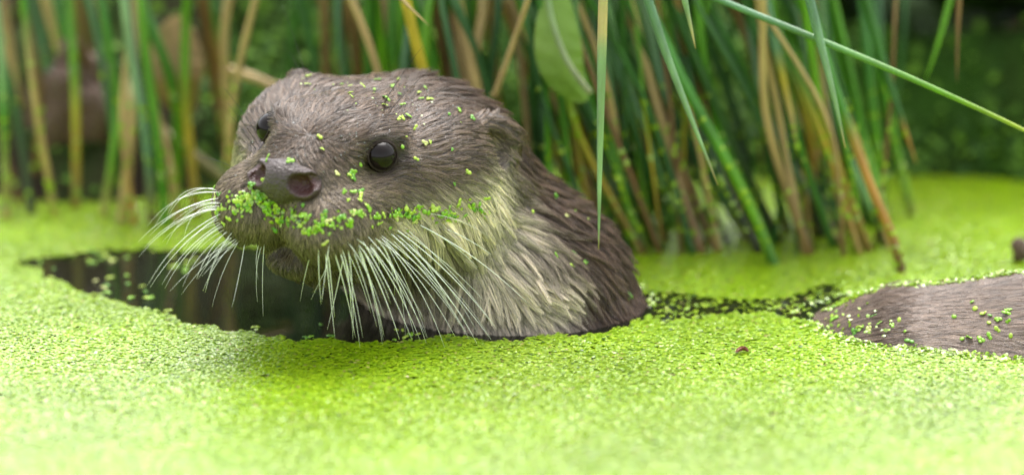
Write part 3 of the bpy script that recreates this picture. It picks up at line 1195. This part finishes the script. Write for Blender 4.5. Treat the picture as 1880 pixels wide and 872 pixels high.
# rushes that stand in the water's edge
right = tussock('dense clump of leaning green rushes beyond the otter\'s neck', (90, 150, 0), group='rush clumps along the water\'s edge')
g = at_z(1662, 500)
stem(right, [g - (0, 0, 6)] + px_path([(1640, 440, g[1]), (1600, 345, g[1] + 2), (1552, 215, g[1] + 6), (1510, 90, g[1] + 10), (1480, -40, g[1] + 15), (1440, -250, g[1] + 30)]), 3.9,
     [(0, BLK), (.1, BRN), (.22, ORA), (.42, ORA), (.5, GRN), (1, GRN)])
g = at_z(1432, 485)
stem(right, [g - (0, 0, 6)] + px_path([(1380, 385, g[1]), (1320, 270, g[1]), (1240, 120, g[1] + 6), (1180, -30, g[1] + 10), (1130, -250, g[1] + 30)]), 4.6, [(0, DGR), (.2, LIM), (.5, GRN), (1, GLA)])


def fill(parent, n, bx, by, lean, widths, pal, straight=0.6):
    for _ in range(n):
        px, py = rng.uniform(*bx), rng.uniform(*by)
        g = at_z(px, py)
        ln = rng.uniform(*lean)
        w = rng.uniform(*widths)
        y1 = g[1] + rng.uniform(-12, 26)
        top = at_y(px - ln, -30, y1)
        mid = 0.5 * (g + top) + np.array([rng.normal(0, 5), rng.normal(0, 5), 0])
        far = top + (top - mid) * rng.uniform(0.5, 1.4) + np.array([rng.normal(0, 12), rng.normal(0, 14), -8])
        stops = pal[rng.integers(len(pal))]
        stem(parent, [g - (0, 0, 5), mid, top, far], w, stops, n=18)


P_DRY = [[(0, STR), (.6, STR), (1, PALE)], [(0, BRN), (.4, STR), (1, STR)], [(0, BRN), (.3, GLA), (1, PALE)], [(0, LIM), (.3, GLA), (1, PALE)]]
P_GREEN = [[(0, BRN), (.12, LIM), (.4, GRN), (1, GLA)], [(0, DGR), (.3, DGR), (1, GRN)], [(0, BRN), (.1, DGR), (1, GLA)], [(0, STR), (.2, ORA), (.32, YEL), (.45, GRN), (1, GRN)],
           [(0, BRN), (.25, YEL), (.4, LIM), (1, GRN)], [(0, BLK), (.4, DGR), (1, DGR)], [(0, BRN), (.5, BRN), (1, STR)], [(0, DGR), (.2, GRN), (1, LIM)]]
fill(right, 88, (1110, 1640), (398, 472), (90, 240), (1.8, 4.2), P_GREEN + P_DRY)
fill(right, 16, (1500, 1690), (360, 430), (40, 140), (2.2, 4.0), P_GREEN)
fill(right, 34, (1120, 1680), (380, 470), (-60, 260), (1.0, 2.2), P_GREEN)
mid = tussock('tall upright rushes and straw standing behind the otter\'s head', (-60, 190, 0), group='rush clumps along the water\'s edge')
fill(mid, 50, (700, 1180), (400, 470), (20, 110), (2.4, 5.2), P_GREEN + P_DRY)
fill(mid, 16, (540, 760), (350, 420), (-10, 60), (2.4, 4.4), P_GREEN)
stem(mid, px_path([(905, 175, 108), (912, 165, 106), (945, 72, 100), (972, -10, 96), (1010, -160, 96)]), 2.5, [(0, STR), (1, STR)], tip=False)
stem(mid, px_path([(812, 250, 122), (772, 110, 118), (740, -20, 118), (700, -200, 124)]), 4.4, [(0, STR), (.3, YEL), (.7, YEL), (1, GRN)], tip=False)
stem(mid, px_path([(880, 190, 130), (850, 60, 130), (835, -30, 130), (810, -200, 140)]), 5.6, [(0, STR), (.5, STR), (.7, GRN), (1, GRN)], tip=False)
droop(mid, (-60, 300, 105), [(715, -24, 70), (752, 14, 68), (788, 48, 66)], 2.0, [(0, STR), (1, STR)])
stem(mid, px_path([(415, 300, 170), (440, 120, 165), (474, -20, 160), (500, -150, 160)]), 3.0, [(0, STR), (1, STR)], tip=False)
left = tussock('loose clump of green and straw-coloured rushes on the muddy shore', (-150, 150, 0), group='rush clumps along the water\'s edge')
P_LEFT = P_GREEN + [[(0, STR), (1, STR)], [(0, STR), (.4, STR), (.6, GRN), (1, GLA)], [(0, BRN), (1, BRN)]]
fill(left, 13, (20, 470), (325, 410), (10, 110), (2.4, 5.0), P_LEFT)


def up(parent, pts, w, stops, tip=True):
    g = at_z(*pts[0])
    P = [g - (0, 0, 5)]
    for k_, (a, b_) in enumerate(pts[1:]):
        P.append(at_y(a, b_, g[1] + 4 * k_))
    P.append(P[-1] + (P[-1] - P[-2]) * 0.8 + (0, 6, -4))
    stem(parent, P, w, stops, tip, n=24)


up(left, [(12, 402), (8, 250), (2, 100), (-12, -30)], 3.4, [(0, STR), (.3, GRN), (.5, PALE), (1, GLA)])
up(left, [(222, 408), (240, 250), (246, 100), (250, -40)], 4.8, [(0, STR), (.35, STR), (.4, (0.55, 0.48, 0.33)), (.7, STR), (1, GRN)], False)
up(left, [(282, 410), (268, 250), (240, 90), (225, -40)], 4.4, [(0, BRN), (.2, GLA), (.6, PALE), (1, GLA)])
up(left, [(332, 408), (310, 300), (285, 200), (262, 60), (250, -40)], 4.0, [(0, STR), (.3, STR), (.45, GRN), (1, GLA)])
up(left, [(185, 395), (205, 300), (215, 200), (200, 80), (180, -30)], 3.4, [(0, STR), (.2, LIM), (.6, GRN), (1, GLA)])
up(left, [(190, 345), (160, 240), (130, 120), (96, -30)], 4.2, [(0, DGR), (.5, GRN), (1, GLA)])
up(left, [(170, 335), (130, 220), (96, 150), (70, 60), (50, -30)], 4.6, [(0, GLA), (1, DGR)])
up(left, [(60, 335), (40, 230), (20, 120), (5, -20)], 4.6, [(0, BRN), (.4, STR), (1, BRN)])
up(left, [(422, 330), (416, 200), (402, 80), (380, -30)], 3.4, [(0, GRN), (.25, ORA), (.45, ORA), (.55, GRN), (1, GRN)])
up(left, [(440, 330), (430, 180), (420, 60), (412, -30)], 3.4, [(0, DGR), (1, GRN)])
up(left, [(305, 412), (292, 280), (270, 120), (256, -30)], 3.6, [(0, GRN), (1, LIM)])
up(left, [(250, 412), (236, 330), (225, 200), (238, 60), (236, -30)], 3.0, [(0, ORA), (.4, STR), (1, GRN)])

# duckweed left on the lower stems
sp_, sn_ = [], []
for P, r in STEM_PTS:
    low = np.nonzero((P[:, 2] > 0) & (P[:, 2] < 62) & (P[:, 1] > 60))[0]
    if len(low) == 0:
        continue
    for _ in range(int(rng.integers(6, 34))):
        i = rng.choice(low)
        f_ = rng.random()
        j = min(i + 1, len(P) - 1)
        c_ = P[i] * (1 - f_) + P[j] * f_
        if rng.random() < c_[2] / 70:
            continue
        d_ = np.array([rng.normal(0, 0.7), -1 + rng.normal(0, .4), rng.normal(0, .3)]); d_ /= np.linalg.norm(d_)
        sp_.append(c_ + d_ * (r[i] + 0.15)); sn_.append(d_)
sp_, sn_ = np.array(sp_), np.array(sn_)
o = build_fronds('duckweed_on_stems', sp_, sn_, rng.uniform(0.9, 1.7, len(sp_)), frond_cols(sp_), m_weed)
tag(o, 'duckweed fronds clinging to the lower rush stems', 'duckweed', kind='stuff')

# ------------------------------------------------------------------ moss and small leaves on the bank
m_moss = attr_mat('moss_leaf', rough=0.6, spec=0.3, trans=0.2)
mp = tri_sample(BV, BQ, lambda c, n: ((np.abs(c[:, 0]) < 300) & (c[:, 1] < 430) & (c[:, 2] > -4)) * (0.12 + smooth01(-140, -90, c[:, 0])) * (0.2 + vnoise(c, 26, 81) ** 2 * 2) * np.where((c[:, 0] > 130) & (c[:, 2] > 22), 0.25, 1.0), 12000)
mN = np.stack([rng.normal(0, .6, len(mp)), -0.5 + rng.normal(0, .5, len(mp)), np.full(len(mp), 0.8)], 1)
mN /= np.linalg.norm(mN, axis=1, keepdims=True)
mc = np.array([0.02, 0.075, 0.004]) + (np.array([0.14, 0.29, 0.012]) - np.array([0.02, 0.075, 0.004])) * (rng.random(len(mp)) ** 1.6)[:, None]
mp[:, 2] += rng.uniform(0, 5, len(mp))
o = build_fronds('moss', mp, mN, rng.uniform(1.2, 3.4, len(mp)), mc, m_moss)
tag(o, 'green moss and tiny leaves growing on the bank', 'moss', kind='stuff')


# ------------------------------------------------------------------ leaves, stone, sticks
def leaf(name, path, half_w, mat, label, curl=0.25, cols=None, cat='leaf'):
    """a blade along a path with a raised midrib and a little thickness"""
    P = catmull(path, 22)
    T = np.gradient(P, axis=0); T /= np.linalg.norm(T, axis=1, keepdims=True)
    toc = -C_F
    W = np.cross(T, toc); W /= np.linalg.norm(W, axis=1, keepdims=True)
    N = np.cross(W, T)
    t = np.linspace(0, 1, 22)
    hw = half_w * np.sin(np.pi * np.clip(t * 0.94 + 0.04, 0, 1)) ** 0.65
    m = 9
    V = []
    for sgn in (1, -1):
        for i in range(22):
            for j in range(m):
                a = (j / (m - 1) * 2 - 1)
                V.append(P[i] + W[i] * a * hw[i] - N[i] * (abs(a) ** 1.6 * curl * hw[i]) + N[i] * (0.35 * sgn) + N[i] * 0.7 * max(0, 1 - abs(a) * 5)
                         + N[i] * 0.5 * math.sin(i * 1.7 + a * 5) * abs(a))
    F = []
    for sgn in (0, 1):
        o = sgn * 22 * m
        for i in range(21):
            for j in range(m - 1):
                q = [o + i * m + j, o + i * m + j + 1, o + (i + 1) * m + j + 1, o + (i + 1) * m + j]
                F.append(q if sgn else q[::-1])
    V = np.array(V)
    c = None
    if cols is not None:
        c = lerp(np.broadcast_to(np.array(cols[0]), V.shape), np.broadcast_to(np.array(cols[1]), V.shape), vnoise(V, 8, 91))
    o = mesh_from(name, V - P[0], F, mat, None, True, c)
    o.location = tuple(P[0] * MM)
    return tag(o, label, cat)


m_leaf = attr_mat('leaf_blade', rough=0.45, bump=0.4, bump_scale=500, trans=0.15)
leaf('dead_leaf', px_path([(330, 30, 205), (322, 90, 200), (325, 150, 196), (342, 218, 200)]), 11.5, m_leaf, 'brown withered leaf hanging behind the rushes by the mud', cols=((0.36, 0.22, 0.09), (0.22, 0.16, 0.05)))
leaf('green_leaf', px_path([(1022, -30, 118), (1022, 60, 112), (1035, 130, 110), (1075, 186, 112)]), 9.5, m_leaf, 'pale green broad leaf hanging among the rushes behind the neck', cols=((0.17, 0.30, 0.035), (0.24, 0.38, 0.06)))
up_ = tussock('straw-pale bent rush blade folded over the green leaf', at_y(1000, -60, 104), name='bent_blade')
stem(up_, px_path([(1000, -60, 104), (1012, 30, 102), (1040, 110, 101), (1084, 172, 102)]), 2.6, [(0, PALE), (1, (0.34, 0.36, 0.2))], tip=False)

m_stone, nt, b = new_mat('wet_brown_stone')
nz = nt.nodes.new('ShaderNodeTexNoise'); nz.inputs['Scale'].default_value = 90; nz.inputs['Detail'].default_value = 6
rp = nt.nodes.new('ShaderNodeValToRGB')
rp.color_ramp.elements[0].color = (0.05, 0.028, 0.018, 1); rp.color_ramp.elements[1].color = (0.20, 0.115, 0.075, 1)
nt.links.new(nz.outputs['Fac'], rp.inputs[0]); nt.links.new(rp.outputs[0], b.inputs['Base Color'])
b.inputs['Roughness'].default_value = 0.22
bp = nt.nodes.new('ShaderNodeBump'); bp.inputs['Strength'].default_value = 0.5; bp.inputs['Distance'].default_value = 0.003
nt.links.new(nz.outputs['Fac'], bp.inputs['Height']); nt.links.new(bp.outputs[0], b.inputs['Normal'])
c0 = at_y(135, 215, 232)
V, F = blob(c0, (16, 12, 28), 95, 0.7)
st = mesh_from('stone', V - c0, F, m_stone); st.location = tuple(c0 * MM)
tag(st, 'wet reddish brown stone standing behind the left rushes at the shore', 'stone')
c0 = at_y(60, 300, 240)
V, F = blob(c0, (26, 20, 17), 99, 0.6)
st = mesh_from('stone', V - c0, F, m_stone); st.location = tuple(c0 * MM)
tag(st, 'low dark brown stone beside the tall reddish one', 'stone')


def stick(pts, w, col, label):
    P = px_path(pts)
    e = tussock(label, P[0], 'stick', 'stick')
    stem(e, P, w, [(0, col), (1, col)], tip=False, n=16, name='twig')


stick([(420, 128, 200), (470, 145, 198), (530, 172, 196)], 4.0, STR, 'pale dry stick lying behind the otter\'s far ear')
stick([(286, 232, 205), (350, 280, 200), (420, 335, 198)], 4.2, (0.20, 0.17, 0.07), 'mossy olive stick sloping down below the withered leaf')
stick([(1690, 160, 300), (1780, 100, 310), (1900, 30, 320)], 4.2, BRN, 'brown twig reaching out of the dark hollow')
stick([(1640, 95, 320), (1740, 130, 320), (1850, 190, 330)], 3.2, BRN, 'thin dark root hanging in the hollow of the bank')
o = leaf('leaf_scrap', [at_z(1352, 653) + (0, 0, 1.6), at_z(1358, 650) + (0, 0, 2.0), at_z(1366, 649) + (0, 0, 2.2), at_z(1374, 651) + (0, 0, 1.6)], 0.9, m_leaf, 'tiny reddish brown leaf scrap lying on the duckweed before the otter', cols=((0.25, 0.08, 0.03), (0.2, 0.07, 0.03)))
g = at_z(1872, 482)
V, F = blob(g + (0, 0, 5), (3, 3, 5), 103, 0.9, 20, 14)
o = mesh_from('bark_chip', V - g, F, m_stone); o.location = tuple(g * MM)
tag(o, 'small black bark chip sticking out of the duckweed beyond the otter\'s back', 'bark')

for o in scene.objects:
    if '_o' in o:
        del o['_o']
